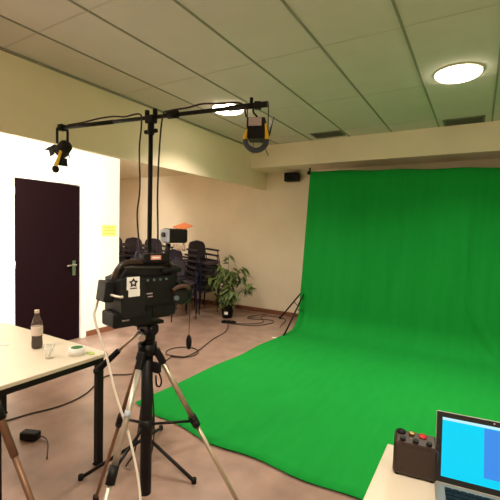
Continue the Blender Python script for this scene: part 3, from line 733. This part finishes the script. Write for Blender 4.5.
MB().box((0, 0, 0.022), (0.24, 0.06, 0.042), bev=0.006).build('strip_body', M_black, ps)
for k in range(3): MB().cyl((-0.07 + 0.07 * k, 0, 0.042), (-0.07 + 0.07 * k, 0, 0.050), 0.02, n=16).build('socket', M_rubber, ps)
pa = thing('power_adapter', 'small black power adapter on floor under cream table', 'adapter', (-2.70, 1.47, 0), 0.4)
MB().box((0, 0, 0.03), (0.13, 0.07, 0.058), bev=0.012).build('adapter_body', M_black, pa)
MB().tube([(0.06, 0, 0.03), (0.1, 0.01, 0.02), (0.16, -0.03, 0.007), (0.28, -0.2, 0.007)], 0.004, n=6).build('lead', M_cable, pa)
MB().box((0, 0, 0.0), (0.001, 0.001, 0.001))

# brown stand leg at the near end of the table
ks = thing('folded_tripod', 'brown tripod with black leg locks at the near end of cream table', 'tripod', (-1.82, 0.74, 0))
MB().cyl((0, 0, 0.25), (0, 0, 0.98), 0.020, n=16).build('center_column', M_black, ks)
hh = MB(); hh.cyl((0, 0, 0.93), (0, 0, 1.0), 0.04, n=18); hh.build('spider', M_black, ks)
for k in range(3):
    az = math.radians(28 + 120 * k); u = Vector((math.cos(az), math.sin(az), 0))
    top = u * 0.045 + Vector((0, 0, 0.95)); foot = u * 0.40 + Vector((0, 0, 0.02))
    l_ = MB(); l_.cyl(top, top.lerp(foot, 0.42), 0.016, n=12); lo = l_.build('leg', M_brownalu, ks)
    MB().cyl(top.lerp(foot, 0.18), top.lerp(foot, 0.25), 0.022, n=12).build('leg_lock', M_black, lo)
    MB().cyl(top.lerp(foot, 0.40), foot, 0.013, n=12).build('lower_leg', M_brownalu, lo)
    MB().cyl(foot - Vector((0, 0, 0.02)), foot + Vector((0, 0, 0.02)), 0.018, n=12).build('rubber_foot', M_rubber, lo)

# ------------------------------------------------------------------ near table with laptop
nt_ = thing('desk', 'pale desk in the foreground under the laptop', 'table', (0.42, 1.12, 0))
MB().box((0, 0, 0.737), (1.36, 0.74, 0.026), bev=0.005).build('tabletop', M_table, nt_)
f = MB()
for sy in (-1, 1): f.box((0, sy * 0.33, 0.702), (1.26, 0.03, 0.044))
for sx in (-1, 1): f.box((sx * 0.625, 0, 0.702), (0.03, 0.64, 0.044))
f.build('frame', M_blackm, nt_)
for sx in (-1, 1):
    for sy in (-1, 1): MB().box((sx * 0.625, sy * 0.33, 0.362), (0.042, 0.042, 0.724), bev=0.003).build('leg', M_blackm, nt_)

LW, LD, LH = 0.325, 0.225, 0.215
tilt = math.radians(14)
lpt = thing('laptop', 'open silver laptop with a bright blue screen on the desk', 'laptop', (0.078, 1.34, 0.75), math.radians(7.5))
# origin at the hinge line, centre
kb = MB(); kb.box((0, -LD / 2, 0.0085), (LW, LD, 0.014), bev=0.004); kb.build('base', M_silver, lpt)
MB().box((0, -0.072, 0.0158), (0.27, 0.10, 0.0012)).build('keyboard', M_black, lpt)
ky = MB()
for r_ in range(5):
    for c_ in range(13): ky.box((-0.1235 + 0.0206 * c_, -0.030 - 0.0195 * r_, 0.0172), (0.0165, 0.0155, 0.0024))
ko = ky.build('keys', M_body2, lpt)
MB().box((0, -0.175, 0.0158), (0.10, 0.065, 0.0012)).build('trackpad', M_silver, lpt)
lid = bpy.data.objects.new('lid', None)
def LID(mb): mb.M = Matrix.Translation((0, 0.004, 0.014)) @ Matrix.Rotation(-tilt, 4, 'X'); return mb
q = LID(MB()); q.box((0, 0.003, LH / 2), (LW, 0.005, LH), bev=0.0015); lidm = q.build('lid', M_silver, lpt)
q = LID(MB()); q.box((0, -0.0002, LH / 2), (LW - 0.003, 0.0016, LH - 0.003)); q.build('bezel', M_ink, lidm)
def emis(nm, c, s):
    return mat(nm, (0.005, 0.005, 0.005), 0.3, spec=0.1, emit=c, estr=s)
SW, SH = LW - 0.036, LH - 0.036
q = LID(MB()); q.box((0, -0.0013, LH / 2 + 0.001), (SW, 0.001, SH)); q.build('screen', emis('cyan screen glow', (0.0, 0.68, 0.95), 1.0), lidm)
q = LID(MB()); q.box((0, -0.0021, LH / 2 + SH / 2 - 0.003), (SW, 0.0006, 0.008)); q.build('menu_bar', emis('menu bar glow', (0.55, 0.92, 1.0), 1.0), lidm)
q = LID(MB()); q.box((0.056, -0.0021, LH / 2 + 0.008), (0.166, 0.0006, 0.145)); q.build('window_panel', emis('blue window glow', (0.05, 0.28, 0.85), 1.0), lidm)
q = LID(MB()); q.cyl((0, -0.0005, LH - 0.008), (0, -0.0022, LH - 0.008), 0.0025, n=12); q.build('webcam', M_bluegrey, lidm)
bpy.data.objects.remove(lid)

mx = thing('audio_mixer', 'small dark box with gold plug and red knob left of the laptop', 'audio device', (-0.148, 1.36, 0.75), math.radians(8)); mx.scale = (0.95, 1, 1.14)
mx.scale = (1, 1, 1)
MB().box((0, 0, 0.060), (0.135, 0.10, 0.108), bev=0.010).build('case', mat('brown black case', (0.03, 0.016, 0.012), 0.4), mx)
for sx in (-1, 1):
    for sy in (-1, 1): MB().cyl((sx * 0.055, sy * 0.035, 0.0), (sx * 0.055, sy * 0.035, 0.008), 0.007, n=10).build('foot', M_rubber, mx)
MB().lathe([(0.0, 0.125), (0.007, 0.125), (0.009, 0.122), (0.009, 0.113), (0.0, 0.113)], c=(-0.012, 0.02, 0), n=14).build('gold_plug', M_gold, mx)
MB().lathe([(0.0, 0.121), (0.013, 0.121), (0.015, 0.117), (0.015, 0.113), (0.0, 0.113)], c=(-0.046, 0.025, 0), n=16).build('black_knob', M_black, mx)
MB().lathe([(0.0, 0.121), (0.011, 0.121), (0.013, 0.117), (0.013, 0.113), (0.0, 0.113)], c=(0.022, 0.02, 0), n=16).build('red_knob', M_red, mx)
for k in range(3): MB().cyl((-0.04 + 0.04 * k, -0.025, 0.112), (-0.04 + 0.04 * k, -0.025, 0.122), 0.009, n=14).build('black_knob', M_black, mx)
